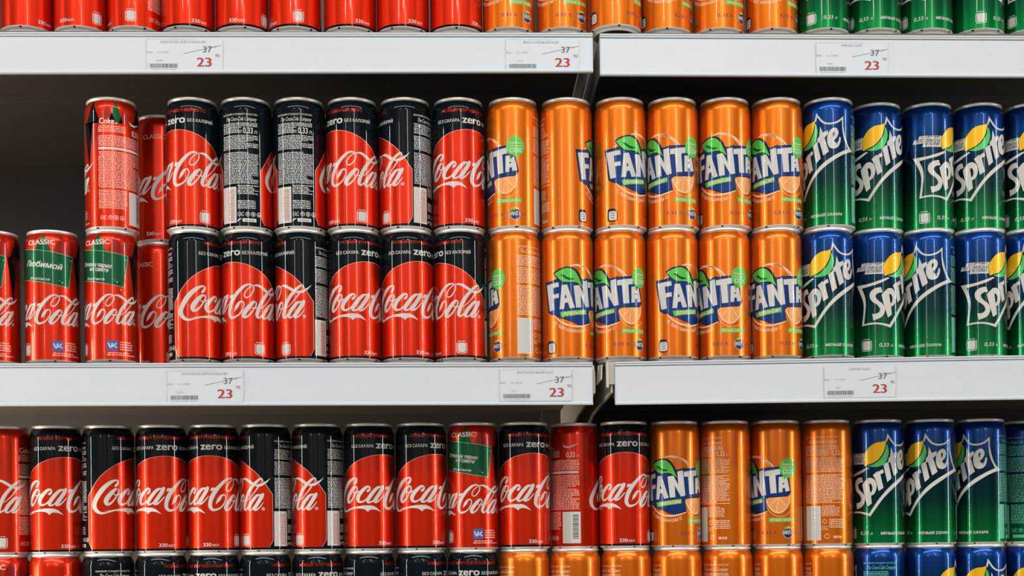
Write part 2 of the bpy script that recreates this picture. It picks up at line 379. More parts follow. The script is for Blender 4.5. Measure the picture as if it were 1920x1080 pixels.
# ------------------------------------------------------------------ price tags: one printed paper each
def tag(x, z, title, tx, code, slope, label, w_=76, frame='tl'):
    K = .569; v, f, mi = [], [], []
    def put(bm, k, d):
        b0 = len(v)
        for i, q in enumerate(bm.verts): q.index = i; v.append((q.co.x, -d, q.co.y+slope*q.co.x))
        for fc in bm.faces: f.append([b0+q.index for q in fc.verts]); mi.append(k)
        bm.free()
    def rc(x0, z0, x1, z1, k, d=.12):
        bm = bmesh.new(); q = [bm.verts.new((a, b, 0)) for a, b in ((x0, z0), (x1, z0), (x1, z1), (x0, z1))]; bm.faces.new(q); put(bm, k, d)
    def tx_(s_, px, py, hpx, k, fit=None, bold=0.):
        for n, o_ in enumerate((-bold, bold) if bold else (0,)):
            bm = text_bm(s_); xs = [q.co.x for q in bm.verts]; a = min(xs); kk = hpx*K/.73; kx = (fit*K/(max(xs)-a)) if fit else kk
            for q in bm.verts: q.co = ((q.co.x+o_-a)*kx+px*K, q.co.y*kk-py*K, 0)
            put(bm, k, .12+.01*n)
    H = 59*K
    rc(0, -H, w_, 0, 0, 0)
    bm = bmesh.new(); q = [bm.verts.new((a, b, 0)) for a, b in ((0, -H), (w_, -H), (w_, 0), (0, 0))]; bm.faces.new(q); put(bm, 0, -.18)
    t_ = .16
    if 't' in frame: rc(0, -t_, w_*.66, 0, 2)
    if 'l' in frame: rc(0, -H*.36, t_, 0, 2); rc(0, -H, t_, -H*.74, 2)
    if 'r' in frame: rc(w_-t_, -H*.3, w_, 0, 2); rc(w_-t_, -H, w_, -H*.75, 2)
    if 'b' in frame: rc(w_*.1, -H, w_, -H+t_, 2)
    tx_(title, tx, 7.4, 4.4, 2, fit=len(title)*3.35, bold=.01)
    tx_('Дата:', 0, 26, 3.6, 2, fit=11); tx_('12.11.2018', 20, 26, 3.4, 2, fit=21)
    tx_(code, 17 if len(code) > 4 else 22, 41.5, 3.4, 2, fit=2.3*len(code)); tx_('37', 104.5, 24.6, 12.2, 1, fit=16.5, bold=.01); tx_('90', 124, 16, 3.4, 2, fit=5.5)
    tx_('23', 93.5, 51, 17.6, 3, fit=26, bold=.03); tx_('90', 127, 33.6, 6.2, 3, fit=8)
    bm = bmesh.new(); q = [bm.verts.new((a*K, b*K, 0)) for a, b in ((68.5, -26.6), (68.5, -27.3), (137.5, -12.2), (137.5, -11.5))]; bm.faces.new(q); put(bm, 1, .14)
    r = random.Random(len(title)); a = 6.5
    while a < 56.5: wd = r.choice((.5, .8, 1.1)); rc(a*K, -53.6*K, (a+wd)*K, -45.6*K, 1); a += wd+r.choice((.5, .7, .9))
    tx_('4 601234 567', 8, 57.2, 2.0, 2, fit=47)
    me = mesh_from('price_tag', v, f, [M_PAPER, M_TXT, M_TXL, M_TXR], mi, smooth_=False)
    o = bpy.data.objects.new('price_tag', me); COL.objects.link(o); o.location = (x*MM, 1.4805, EYE+z*MM); o['label'] = label; o['category'] = 'price tag'; o['group'] = 'printed price tags on the rails'
tag(-327, 549.9, 'КОКА-КОЛА ЗЕРО 0,33X24 ЖБ', 26, '237791', 0, 'white price tag with 23 90 at the left on the top rail', 80, 'tl')
tag(53.5, 550.3, 'ФАНТА АПЕЛЬСИН 0,33Л', 33, '4112', 0, 'white price tag on the top rail just left of the gap', 78, 'tl')
tag(387.9, 547.9, 'СПРАЙТ 0,33Л', 48, '4461', -.002, 'white price tag on the top rail right of the gap', 78, 'tlb')
tag(-309, 198.4, 'КОКА-КОЛА ЗЕРО 0,33X24 ЖБ', 28, '237791', -.003, 'white price tag at the left on the middle rail', 80, 'lrt')
tag(43.3, 197.6, 'ФАНТА АПЕЛЬСИН 0,33Л', 33, '4112', -.003, 'white price tag on the middle rail just left of the gap', 77, 'tlrb')
tag(392.7, 198.6, 'СПРАЙТ 0,33Л', 48, '4461', .009, 'white price tag on the middle rail right of the gap', 78, 'lr')

# ---- label outlines, mm on the unrolled can (u, z, stroke width) and can rows (kind, x, y, z, turn)
COLA = {"C1":["s",[[-34.99,77.22,2.52],[-33.66,78.72,2.92],[-32.51,80.71,2.27],[-32.25,82.44,1.81],[-33.51,83.49,1.61],[-36.21,83.2,2.32],[-40.03,81.33,3.43],[-44.27,78.27,4.44],[-49.03,73.49,5.04],[-52.96,68.64,5.29],[-56.32,63.3,5.29],[-58.48,58.44,5.29],[-58.48,54.03,5.04],[-56.58,50.56,4.29],[-53.46,48.06,3.28],[-49.51,47.04,2.22],[-44.27,47.98,1.41],[-39.55,49.2,1.21],[-34.74,50.45,1.41],[-30.19,51.24,2.22]]],"o1":["s",[[-33.01,73.57,1.71],[-34.99,73.79,2.42],[-38.61,70.55,4.03],[-42.39,66.12,4.79],[-44.98,62.2,5.04],[-45.31,58.77,4.64],[-44.03,56.71,2.82],[-41.44,57.54,2.42],[-38.13,60.25,1.71],[-35.23,64.2,1.51],[-32.76,68.17,1.41],[-31.64,71.14,1.51],[-32.0,73.1,1.71],[-33.01,73.82,1.81]]],"o1b":["s",[[-37.56,68.6,0.81],[-35.23,67.15,1.21],[-32.76,67.19,1.21],[-29.93,68.96,1.11]]],"c1":["s",[[-19.6,68.69,2.32],[-18.21,69.88,2.62],[-17.13,71.58,1.81],[-17.67,73.46,1.81],[-20.45,73.52,2.82],[-25.03,69.82,3.93],[-29.28,65.04,4.54],[-30.88,60.66,4.54],[-29.28,57.06,2.62],[-24.38,57.51,1.81],[-20.16,60.84,1.31],[-16.86,64.7,1.01]]],"a1":["s",[[-3.3,73.79,1.11],[-4.97,73.65,1.71],[-8.32,72.68,3.02],[-12.24,69.04,3.73],[-15.8,64.68,4.03],[-18.48,60.81,4.03],[-19.6,57.88,3.53],[-17.94,56.28,2.12],[-14.25,57.78,1.51],[-10.75,61.66,1.21],[-6.88,68.01,1.11],[-3.54,72.66,1.21]]],"a1s":["s",[[-1.87,74.14,3.13],[-2.83,71.93,4.03],[-4.97,68.0,4.03],[-8.32,63.11,4.03],[-11.0,59.21,4.29],[-11.74,57.01,3.13],[-8.8,56.98,1.92],[-5.44,59.66,1.31],[-3.06,62.35,1.11],[-1.06,64.57,0.71]]],"hy":["p",[[2.12,74.17],[6.96,74.34],[4.93,71.11],[1.15,70.47]]],"rib":["p",[[-48.25,48.98],[-33.58,51.62],[-25.69,52.87],[-19.59,53.07],[-14.25,52.63],[-10.26,50.86],[-6.87,47.89],[-4.58,45.52],[-7.35,46.81],[-11.24,48.17],[-15.28,48.57],[-17.93,47.54],[-19.59,45.71],[-21.32,47.61],[-24.38,49.15],[-29.28,49.67],[-35.66,49.57]]],"C2":["s",[[7.13,56.0,0.29],[9.32,59.67,3.04],[11.16,62.43,3.53],[13.19,65.2,2.55],[15.66,66.46,1.47],[17.6,65.46,1.37],[18.32,62.68,1.18],[17.12,58.87,1.18],[14.69,54.63,1.37],[11.16,51.44,1.67],[6.85,49.8,2.45],[3.31,49.86,3.04],[1.06,52.72,3.92],[0.72,56.11,4.17],[1.52,60.34,4.41],[3.31,64.95,4.66],[5.7,69.03,4.41],[9.05,73.56,4.17],[12.69,77.65,3.68],[16.15,80.87,3.19],[19.97,83.7,2.45],[23.74,84.8,1.86],[27.04,84.12,1.37],[28.95,82.07,1.27],[28.71,78.7,1.27],[27.04,75.27,1.27],[24.21,71.81,1.27],[21.39,70.57,1.37],[19.26,71.75,1.18],[19.03,74.14,1.18],[20.92,77.97,1.18],[24.21,81.37,0.98],[27.99,83.45,0.88],[30.39,84.08,1.37],[33.85,84.02,2.45],[36.96,82.89,2.94],[40.26,80.98,3.14],[44.17,78.61,3.04]]],"o2":["s",[[30.88,65.92,1.47],[28.95,66.28,2.35],[26.1,63.75,3.82],[22.8,59.83,4.41],[19.51,55.51,4.66],[18.17,51.69,4.41],[19.03,49.3,2.55],[21.87,50.26,1.96],[25.63,53.69,1.57],[28.47,57.64,1.37],[30.88,61.61,1.27],[31.62,64.54,1.37],[30.4,66.27,1.76]]],"o2b":["s",[[26.1,60.88,0.78],[27.99,59.53,1.08],[30.4,59.43,1.08],[33.1,60.34,0.98]]],"l":["s",[[54.61,79.58,0.69],[55.89,81.86,1.27],[55.32,83.52,1.67],[52.95,83.15,2.21],[49.62,80.62,2.94],[45.72,76.9,3.43],[41.65,72.32,3.68],[37.84,66.86,3.92],[35.2,61.35,3.92],[33.01,55.81,3.92],[32.22,51.58,3.63],[33.78,49.4,2.16],[36.69,51.14,1.47],[39.51,54.27,0.78]]],"lh":["s",[[51.05,74.39,1.67],[48.66,71.07,1.37],[45.23,66.87,0.98],[41.13,62.78,0.78],[36.69,59.77,0.59]]],"sw":["s",[[48.42,76.1,1.67],[51.05,76.3,2.7],[54.37,76.8,2.94],[57.69,78.57,2.45],[60.58,80.39,1.72],[62.54,82.19,0.98],[64.64,84.42,0.2]]],"a2":["s",[[54.37,66.03,1.08],[52.48,65.68,1.67],[49.14,64.74,2.84],[45.73,61.1,3.68],[42.18,56.97,3.92],[40.06,53.27,3.92],[39.24,50.46,3.23],[41.13,49.13,1.96],[43.72,50.18,1.37],[46.72,53.89,1.08],[50.58,59.56,1.08],[53.9,65.31,1.18]]],"a2s":["s",[[56.27,66.31,3.04],[55.32,63.9,3.82],[53.43,61.0,3.92],[50.58,56.69,3.92],[47.69,52.43,3.92],[46.72,49.82,3.19],[49.14,49.29,1.86],[52.01,51.42,1.37],[54.38,54.07,1.08],[56.84,57.47,0.59]]]}
FANTA = {"bd":[[-29.4,87.03],[-21.66,87.21],[-14.52,88.37],[-10.65,89.48],[13.58,89.63],[14.34,88.25],[22.73,91.0]],"bd3":[[22.96,90.06],[40.48,91.17],[41.56,84.17],[46.53,82.62],[49.43,79.5],[52.75,64.6],[48.26,59.53],[25.88,58.12],[22.96,54.65],[25.31,43.08]],"bd4":[[10.37,39.92],[-19.63,52.35],[-24.6,55.15]],"F":[[-27.65,84.47],[-12.17,86.23],[-11.49,81.34],[-19.05,80.34],[-18.37,73.16],[-11.83,74.13],[-11.49,69.6],[-17.9,68.6],[-16.96,56.41],[-23.26,55.7]],"A":[[-8.32,82.89],[-2.49,83.3],[5.81,58.29],[0.32,57.25],[-1.85,64.01],[-5.06,63.29],[-6.11,56.91],[-11.06,56.7]],"Ah":[[-4.1,73.06],[-2.89,68.85],[-5.55,68.61]],"N":[[4.64,82.04],[11.26,83.01],[16.73,72.21],[15.72,87.42],[21.86,88.78],[24.73,60.63],[19.52,59.43],[12.64,71.85],[13.3,58.86],[7.15,58.34]],"T":[[22.96,87.25],[40.16,89.46],[41.02,83.42],[35.48,82.5],[36.54,62.45],[29.79,61.98],[28.35,81.92],[23.32,81.6]],"a":[[39.1,80.44],[48.26,81.17],[51.87,64.98],[46.54,63.89],[45.97,68.08],[43.2,67.72],[43.2,63.41],[38.89,63.02]],"ah":[[42.65,73.41],[45.97,73.78],[44.3,71.6]],"lo":[[-18.19,96.83],[-11.49,100.65],[-3.3,102.76],[3.56,102.1],[8.6,99.09],[12.17,94.35],[14.05,88.87],[16.73,78.66],[13.58,78.36],[7.32,83.99],[1.53,85.04],[-6.52,85.61],[-13.21,89.7]],"ll":[[-16.6,96.0],[-10.65,98.97],[-3.3,101.15],[2.34,100.47],[6.64,97.38],[9.92,92.98],[12.17,87.91],[15.52,80.15],[12.64,82.71],[8.18,85.64],[1.53,86.25],[-5.71,86.38],[-11.07,89.51],[-14.52,93.2]],"lv":[[-10.23,94.27],[-5.71,94.01],[-2.5,91.66],[1.53,90.42],[6.64,89.42],[1.53,88.09],[-2.49,88.84],[-6.52,91.48]],"gb":[[-10.64,53.54],[19.75,57.04],[20.32,51.93],[-9.14,47.98]],"gb2":[[27.25,34.61],[55.93,34.86],[56.49,30.16],[27.7,29.61]],"sok":[[50.03,90.83],[41.02,90.63],[61.03,91.8],[50.03,102.13],[50.03,79.53],[44.85,77.41]],"logo":[[49.09,18.12],[42.99,18.02],[56.78,18.53],[49.09,12.74]],"033":[[18.58,16.26],[36.24,15.45],[18.58,20.04]],"ts":[[-15.86,42.45],[-9.8,37.57],[-2.48,34.06],[5.64,32.89],[13.59,33.27],[19.75,35.81]],"r1":[[-21.46,86.62,0.82],[-18.67,89.48,0.98],[-15.41,92.17,0.65]],"r2":[[-0.09,103.11,0.65],[4.8,104.54,1.8],[11.71,104.37,2.12],[18.63,102.66,1.63],[24.72,98.25,0.98],[29.87,91.79,0.65]],"r2b":[[-8.38,107.52,1.09],[5.29,106.47,1.31],[15.82,104.83,1.52],[23.55,101.53,1.52],[30.33,96.51,1.74],[35.69,91.32,1.96]],"r3":[[-16.96,50.61,0.82],[-12.33,45.38,1.63],[-5.7,40.98,1.96],[1.54,38.61,1.96],[9.93,38.04,1.8],[18.64,39.74,1.47],[25.44,42.11,0.82]],"sl":[[24.73,58.78,1.31],[25.88,52.19,1.31],[30.34,44.28,1.42],[36.23,40.51,1.42],[42.11,41.15,1.42],[47.69,45.85,1.42],[51.25,52.67,1.31],[51.87,59.38,1.09]],"s1":[[38.35,57.34,0.54],[27.58,47.19,0.87]],"s2":[[38.67,57.33,0.54],[36.23,41.27,0.87]],"s3":[[39.42,57.85,0.54],[46.31,48.18,0.87]],"so":[[22.96,57.89,0.65],[24.73,47.99,0.87],[30.34,39.97,0.87],[37.83,36.37,0.87],[46.54,37.42,0.87],[53.78,43.12,0.87]]}
SPRITE = {"fl":[[-22.45,89.68],[-32.58,84.54],[-44.24,81.52],[-53.66,80.17],[-50.0,71.15],[-48.81,62.69],[-49.6,53.57],[-51.22,40.38],[-43.31,41.38],[-33.46,40.76],[-23.04,37.47]],"flo":[[-25.01,90.35],[-34.37,87.19],[-46.11,84.31],[-60.93,83.96],[-54.43,71.78],[-51.74,63.07],[-51.74,53.84],[-53.87,38.41],[-44.23,39.35],[-33.46,38.83],[-21.52,35.13]],"fr":[[-23.13,38.68],[-16.68,48.25],[-9.52,57.94],[-0.45,67.88],[10.69,76.41]],"fro":[[-21.62,35.41],[-14.59,45.49],[-6.51,56.24],[3.77,66.06],[13.28,73.01]],"fr3":[[24.28,84.05],[34.13,88.15],[29.2,97.76],[26.9,106.8],[26.28,119.85],[22.11,116.39],[15.6,114.37],[8.86,114.67],[3.27,117.91],[-0.92,123.86],[-2.69,118.93]],"fr3o":[[27.32,81.42],[41.15,86.35],[34.13,92.76],[30.17,102.78],[28.04,112.81],[28.03,123.65],[22.11,118.7],[15.6,116.28],[8.86,116.68],[4.01,120.19],[-1.98,128.68],[-4.18,119.04]],"S":[[-32.13,79.93],[-30.32,74.01],[-34.36,73.77],[-37.47,71.74],[-37.74,69.0],[-35.25,65.36],[-30.77,61.62],[-28.03,56.72],[-28.95,51.03],[-32.57,46.51],[-40.59,43.64],[-41.68,50.9],[-37.02,51.03],[-33.91,53.17],[-33.47,56.37],[-36.14,60.45],[-41.5,64.5],[-44.24,69.55],[-43.5,74.81],[-38.81,78.73]],"p":[[-31.61,71.42],[-24.82,78.09],[-19.71,78.63],[-15.85,74.9],[-14.6,67.58],[-16.9,61.13],[-20.83,58.49],[-20.15,49.66],[-24.82,46.42],[-28.71,59.58]],"ph":[[-23.02,71.65],[-21.05,72.21],[-19.27,68.59],[-19.71,64.01],[-21.62,61.68]],"r":[[-18.51,81.88],[-13.06,86.24],[-12.55,84.86],[-10.33,86.94],[-7.52,88.09],[-6.52,84.25],[-10.32,82.42],[-8.72,74.31],[-7.02,67.24],[-12.34,63.69],[-15.43,75.88]],"i":[[-7.02,93.71],[-1.48,96.6],[2.48,77.94],[-2.7,73.45]],"t":[[2.15,113.21],[5.07,105.89],[10.44,108.03],[10.69,104.14],[6.53,100.31],[11.32,84.67],[5.41,80.67],[1.1,96.07],[-1.28,95.37],[-1.28,99.67],[1.1,102.74]],"e":[[9.65,98.23],[10.33,103.23],[12.74,107.65],[16.55,110.32],[19.89,109.92],[22.02,106.36],[21.34,102.06],[18.94,98.7],[16.56,96.76],[18.94,93.69],[21.54,95.33],[23.09,100.52],[24.58,99.8],[24.08,94.79],[21.34,89.62],[16.56,87.73],[12.26,89.08],[10.14,93.18]],"eh":[[15.98,100.0],[15.51,103.83],[16.55,106.5],[17.6,105.47],[17.51,102.76]],"lem":[[-4.72,120.27],[-3.72,119.41],[-4.52,115.13],[-6.52,108.04],[-11.54,100.17],[-17.76,95.68],[-24.58,93.53],[-26.85,92.24],[-28.72,93.17],[-28.44,95.71],[-29.0,103.56],[-25.2,110.14],[-19.94,115.51],[-13.58,118.33],[-7.53,119.07]],"lime":[[-4.02,117.17],[-1.48,113.01],[-0.77,105.82],[-3.51,97.46],[-8.52,92.56],[-16.69,90.72],[-24.58,92.5],[-16.69,94.52],[-9.52,100.53],[-5.52,106.97],[-4.02,112.04]],"t1":[[-53.12,107.63],[-28.41,106.95],[-28.96,102.83],[-54.43,103.96]],"t2":[[-59.2,103.87],[-28.78,103.01],[-28.96,98.79],[-60.93,99.56]],"t3":[[-48.81,98.85],[-29.14,98.97],[-29.32,94.38],[-50.01,95.14]]}
ROWS = {
 'top': [
  ('C', -465.9, 1529, 567, 54.1),
  ('C', -407.9, 1529, 567, -19.7),
  ('C', -349.7, 1529, 567, -66.5),
  ('Z', -291.7, 1529, 567, 32.4),
  ('Z', -233.2, 1529, 567, -5.4),
  ('Z', -175.1, 1529, 567, -57.4),
  ('Z', -115.6, 1529, 567, 31.0),
  ('Z', -57.6, 1529, 567, 28.7),
  ('Z', 1.1, 1529, 567, 52.2),
  ('F', 59.1, 1529, 567, -55.3),
  ('F', 118.6, 1529, 567, -56.3),
  ('F', 176.1, 1521, 567, -18.1),
  ('F', 233.5, 1529, 567, -26.7),
  ('F', 291.9, 1529, 567, -50.1),
  ('F', 351.0, 1529, 567, -31.4),
  ('S', 409.0, 1529, 567, 55.3),
  ('S', 467.0, 1529, 567, 17.6),
  ('S', 525.0, 1529, 567, 23.2),
  ('S', 583.0, 1529, 567, 83.7),
  ('S', 641.0, 1529, 567, 36.4),
 ],
 'mu': [
  ('X', -376.3, 1529, 351.5, -120.9),
  ('Z', -288.6, 1529, 351.5, -34.3),
  ('Z', -230.6, 1529, 351.5, -185.3),
  ('Z', -172.6, 1529, 351.5, -183.6),
  ('Z', -114.6, 1529, 351.5, -46.1),
  ('Z', -56.6, 1529, 351.5, -117.2),
  ('Z', 2.0, 1529, 351.5, 27.6),
  ('F', 62.0, 1529, 351.5, -96.9),
  ('F', 121.0, 1529, 351.5, 76.4),
  ('F', 180.7, 1529, 352.0, 17.4),
  ('F', 238.8, 1529, 352.0, -60.2),
  ('F', 297.2, 1529, 352.0, -37.9),
  ('F', 355.2, 1529, 352.0, -58.4),
  ('S', 413.2, 1529, 352.0, -36.5),
  ('S', 472.3, 1546, 352.0, 9.7),
  ('S', 530.3, 1546, 352.0, 70.7),
  ('S', 588.3, 1546, 352.0, 7.8),
  ('S', 646.3, 1546, 352.0, 15.1),
 ],
 'ml': [
  ('L', -506.1, 1529, 209, -15.8),
  ('L', -441.8, 1529, 209, 0.0),
  ('X', -377.9, 1529, 209, -11.6),
  ('Z', -287.6, 1529, 209, 95.6),
  ('Z', -229.6, 1529, 209, -38.2),
  ('Z', -171.6, 1529, 209, -101.7),
  ('Z', -113.6, 1529, 209, 38.4),
  ('Z', -55.6, 1529, 209, 34.7),
  ('Z', 2.4, 1529, 209, -68.7),
  ('F', 62.1, 1529, 209, -143.0),
  ('F', 120.5, 1529, 209, 0.0),
  ('F', 178.9, 1529, 209.5, -59.2),
  ('F', 236.9, 1529, 209.5, 13.3),
  ('F', 294.9, 1529, 209.5, -75.1),
  ('F', 352.9, 1529, 209.5, -42.4),
  ('S', 410.9, 1529, 209.5, 0.0),
  ('S', 468.6, 1535, 209.5, 54.6),
  ('S', 526.6, 1535, 209.5, -43.0),
  ('S', 584.6, 1535, 209.5, 56.9),
  ('S', 642.6, 1535, 209.5, -32.0),
 ],
 'lu': [
  ('C', -510.7, 1573, 3.5, -57.8),
  ('Z', -452.7, 1573, 3.5, 39.5),
  ('Z', -394.7, 1573, 3.5, 98.8),
  ('Z', -335.3, 1573, 3.5, 19.1),
  ('Z', -277.3, 1573, 3.5, -0.3),
  ('Z', -219.3, 1573, 3.5, -111.1),
  ('Z', -160.9, 1573, 3.5, -110.5),
  ('Z', -102.9, 1573, 3.5, 38.9),
  ('Z', -44.3, 1573, 3.5, 41.8),
  ('X', 14.6, 1573, 3.5, -15.7),
  ('Z', 72.6, 1573, 3.5, 21.4),
  ('C', 131.1, 1590, 3.5, -207.2),
  ('Z', 186.5, 1573, 3.5, -3.8),
  ('F', 244.5, 1573, 3.5, -34.8),
  ('F', 302.5, 1573, 3.5, -239.4),
  ('F', 360.5, 1573, 3.5, -84.7),
  ('F', 418.8, 1573, 3.5, -211.4),
  ('S', 478.7, 1573, 3.5, 8.4),
  ('S', 539.1, 1573, 3.5, -25.6),
  ('S', 597.1, 1573, 3.5, -54.8),
  ('S', 659.7, 1600, 3.5, -154.1),
 ],
 'll': [
  ('L', -512.5, 1573, -139, 0.0),
  ('C', -454.5, 1573, -139, -79.1),
  ('Z', -396.2, 1573, -139, -152.8),
  ('Z', -336.9, 1573, -139, 83.0),
  ('Z', -278.5, 1573, -139, -13.8),
  ('Z', -220.5, 1573, -139, 86.8),
  ('Z', -161.8, 1573, -139, 25.9),
  ('Z', -103.8, 1573, -139, 106.1),
  ('Z', -45.3, 1573, -139, 80.6),
  ('Z', 13.6, 1573, -139, -16.0),
  ('F', 71.6, 1573, -139, 111.8),
  ('F', 129.6, 1573, -139, 120.4),
  ('F', 187.6, 1573, -139, 118.3),
  ('F', 245.6, 1573, -139, 90.1),
  ('F', 303.6, 1573, -139, -231.4),
  ('F', 361.6, 1573, -139, 81.8),
  ('F', 419.6, 1573, -139, -277.4),
  ('S', 478.3, 1573, -139, -132.6),
  ('S', 538.1, 1573, -139, 54.5),
  ('S', 596.1, 1573, -139, -0.4),
  ('S', 654.1, 1573, -139, -7.7),
 ],
 'back': [
  ('C', -335.3, 1589, 351.5, -9.8),
  ('C', -338.7, 1589, 209, -33.2),
  ('Z', -209.9, 1589, 351.5, 125.2),
  ('Z', -149.4, 1589, 351.5, 125.4),
  ('Z', -211.6, 1589, 209, 125.3),
  ('Z', -151.1, 1589, 209, 125.4),
 ],
}

# ------------------------------------------------------------------ the artwork
def cola_script(p, m, k=1.0, du=0., z0=48.5, dz=0., lay=3):
    for i_, (n, (t, pts)) in enumerate(COLA.items()):
        lay += .2
        q = [[(a[0]-.7)*k+.7+du, (a[1]-z0)*k+z0+dz] + [w_*k for w_ in a[2:]] for a in pts]
        if t == 's': p.stroke(q, m, lay)
        else: p.poly(q, m, lay)
def recycle(p, u, z, m='white', sub='white', dark=None, L0=0):       # can and bin mark, 12 mm wide
    if dark: p.poly([(u-6+a, z+b) for a, b in [(0, 2), (2, 0), (8, 0), (10, 2), (10, 12), (8, 14), (2, 14), (0, 12)]], dark, 1+L0)
    q = lambda g: [(u+a*g, z+6.6+b*g) for a, b in [(-5.4, -4.6), (-3.6, -6), (3.6, -6), (5.4, -4.6), (5.4, 4.4)]]
    for sg in (-1, 1):
        p.stroke([(u+sg*4.8, z+11.2, .8), (u+sg*5.4, z+9.4, .8), (u+sg*5.4, z+2.6, .8), (u+sg*4.2, z+.6, .8), (u, z+.1, .8)], m, 2+L0, sub=3)
    p.poly([(u-4.2, z+2.6), (u-2.8, z+1.2), (u+2.8, z+1.2), (u+4.2, z+2.6), (u+4.2, z+9.9), (u+3, z+11.2), (u-3, z+11.2), (u-4.2, z+9.9)], sub, 2+L0)
    for k_ in range(3): p.rect(u-2.1, z+8.8-k_*2.6, u+2.1, z+9.4-k_*2.6, 'ink' if dark else 'grey', 3+L0)
    p.micro(u-4, z+12.2, u+4, z+13.9, m, 2+L0, pitch=1.5)
def symbols(p, u, z, m):
    p.text('ЕАС', u, z, 4.4, m, 2, fit=6.5, bold=.02)
    p.ring(u+10.5, z+2.2, 2.1, .6, m, 2); p.disc(u+10.5, z+2.4, .9, m, 2)
    p.ring(u+16.5, z+2.2, 2.3, .6, m, 2); p.rect(u+15.6, z+1, u+17.4, z+3.4, m, 2)
    p.ring(u+22.8, z+2.2, 2.2, .6, m, 2); p.poly([(u+21.6, z+1), (u+24, z+1), (u+22.8, z+3.6)], m, 2)
def company(p, u, z, wd, m):
    p.text('ВЫСОКИЙ СТАНДАРТ КАЧЕСТВА', u, z+6.6, 1.9, m, 2, fit=wd, bold=.02)
    p.text('The Coca-Cola Company', u+wd*.12, z+.6, 4.4, m, 2, fit=wd*.86, shear=.45, bold=.012)

def art_zero():
    p = Print()
    top = [(u, 108-sag) for u, sag in [(x, (71**2-max(0, 71**2-x*x) and (71-math.sqrt(71**2-x*x))) or 0) for x in [62, 58, 52, 46, 40, 34, 28, 22, 16, 10, 5, 0, -5, -10, -16, -22, -28, -34, -40, -46, -52, -58, -62]]]
    top = [(u, 109.5-(71-math.sqrt(71*71-u*u))) for u, _ in top]
    out = [(62.5, 7.5), (66.9, 15), (66.9, 66)] + top + [(-66.9, 66), (-66.9, 15), (-62.5, 7.5)]
    p.poly([(u*1.006, z+(.35 if z > 20 else -.0)) for u, z in out], 'pink', 1)
    p.poly(out, 'red', 2)
    cola_script(p, 'white', lay=3)
    p.ring(56.6, 50.2, 1.55, .5, 'white', 3); p.rect(56, 49.5, 57.2, 50.9, 'white', 3)
    p.text('zero', -9.6, 116.5, 8.5, 'white', 2, fit=24.4, bold=.035)
    p.text('БЕЗ САХАРА', -12.4, 117.3, 3.5, 'white', 2, al='R', fit=26, bold=.02)
    p.text('БЕЗ КАЛОРИЙ', 17.2, 117.3, 3.5, 'white', 2, fit=29, bold=.02)
    p.text('НОВЫЙ УЛУЧШЕННЫЙ ВКУС', -32.2, 128.6, 3.3, 'red', 2, fit=69, bold=.012)
    p.text('330', -7.5, 9.4, 3.9, 'white', 3, fit=9.3, bold=.03); p.text('МЛ', 3.0, 9.4, 2.6, 'white', 3, fit=6.6, bold=.02)
    recycle(p, 35.2, 9.6, L0=1)
    # back
    company(p, 69.5, 118, 40.5, 'white')
    r = random.Random(11)
    p.micro(69.5, 112.5, 110, 117, 'grey', rnd=r, pitch=1.5)
    p.micro(69.5, 104.6, 93, 112.4, 'grey', rnd=r)
    p.text('0,33', 94, 105, 6.6, 'white', 2, fit=10.6, bold=.03); p.text('Л', 106, 105, 3.6, 'white', 2, bold=.02)
    p.micro(69.5, 86.6, 110.4, 103.6, 'grey', rnd=r); p.micro(69.5, 50, 110.4, 85.4, 'grey', rnd=r); p.micro(87.5, 38.5, 110.4, 49.9, 'grey', rnd=r)
    p.rect(68.5, 8.8, 86, 47.6, 'white', 2); p.ladder(76, 11, 83.8, 45.5, 'bar', 3, random.Random(2))
    p.micro(87.5, 24, 107, 33.5, 'grey', rnd=r, pitch=1.9); symbols(p, 87.6, 15.8, 'grey')
    p.rect(92.5, 9.6, 107.5, 13.4, 'white', 2); p.text('ЗДЕСЬ', 95, 10.6, 1.6, 'ink', 3, fit=10)
    p.stroke([(87.5, 10.5, 1.2), (89, 12.4, 1.4), (91, 12.9, .8)], 'grey', 2)
    return p
def classic_back(p, u):
    """small print, badge text and upright barcode on the red cans; u = left edge of the barcode"""
    r = random.Random(21)
    p.text('Coke', u-32, 115.5, 6.0, 'pink', 2, fit=16.5, bold=.05); p.disc(u-13.5, 116.3, 1.0, 'pink', 2)
    p.micro(u-33, 105.5, u-3, 114.2, 'pink', rnd=r, pitch=1.9)
    p.poly([(u+.5, 120.5), (u+4, 118.5), (u+9, 118.2), (u+20, 121.5), (u+14, 118.2), (u+8, 116.0), (u+3, 117)], 'white', 2)
    p.text('0,33', u+5, 105.8, 6.2, 'white', 2, fit=10.2, bold=.03); p.text('Л', u+17, 105.8, 3.2, 'white', 2)
    p.micro(u-33, 91.5, u+20, 103.6, 'pink', rnd=r)
    p.poly([(u-33, 87.6), (u+18.6, 87.6), (u+19.6, 88.8), (u+18.6, 90.2), (u-33, 90.2)], 'white', 2)
    p.micro(u-33, 45.4, u+20, 86.4, 'pink', rnd=r); p.micro(u-33, 24, u-2, 45.2, 'pink', rnd=r)
    symbols(p, u-31, 12.5, 'pink')
    p.rect(u, 8.6, u+21, 44.2, 'white', 2); p.ladder(u+4, 13.5, u+9.5, 41, 'grey', 3, random.Random(8)); p.ladder(u+12, 13.5, u+18.5, 41, 'ink', 3, random.Random(9), .2, .6)
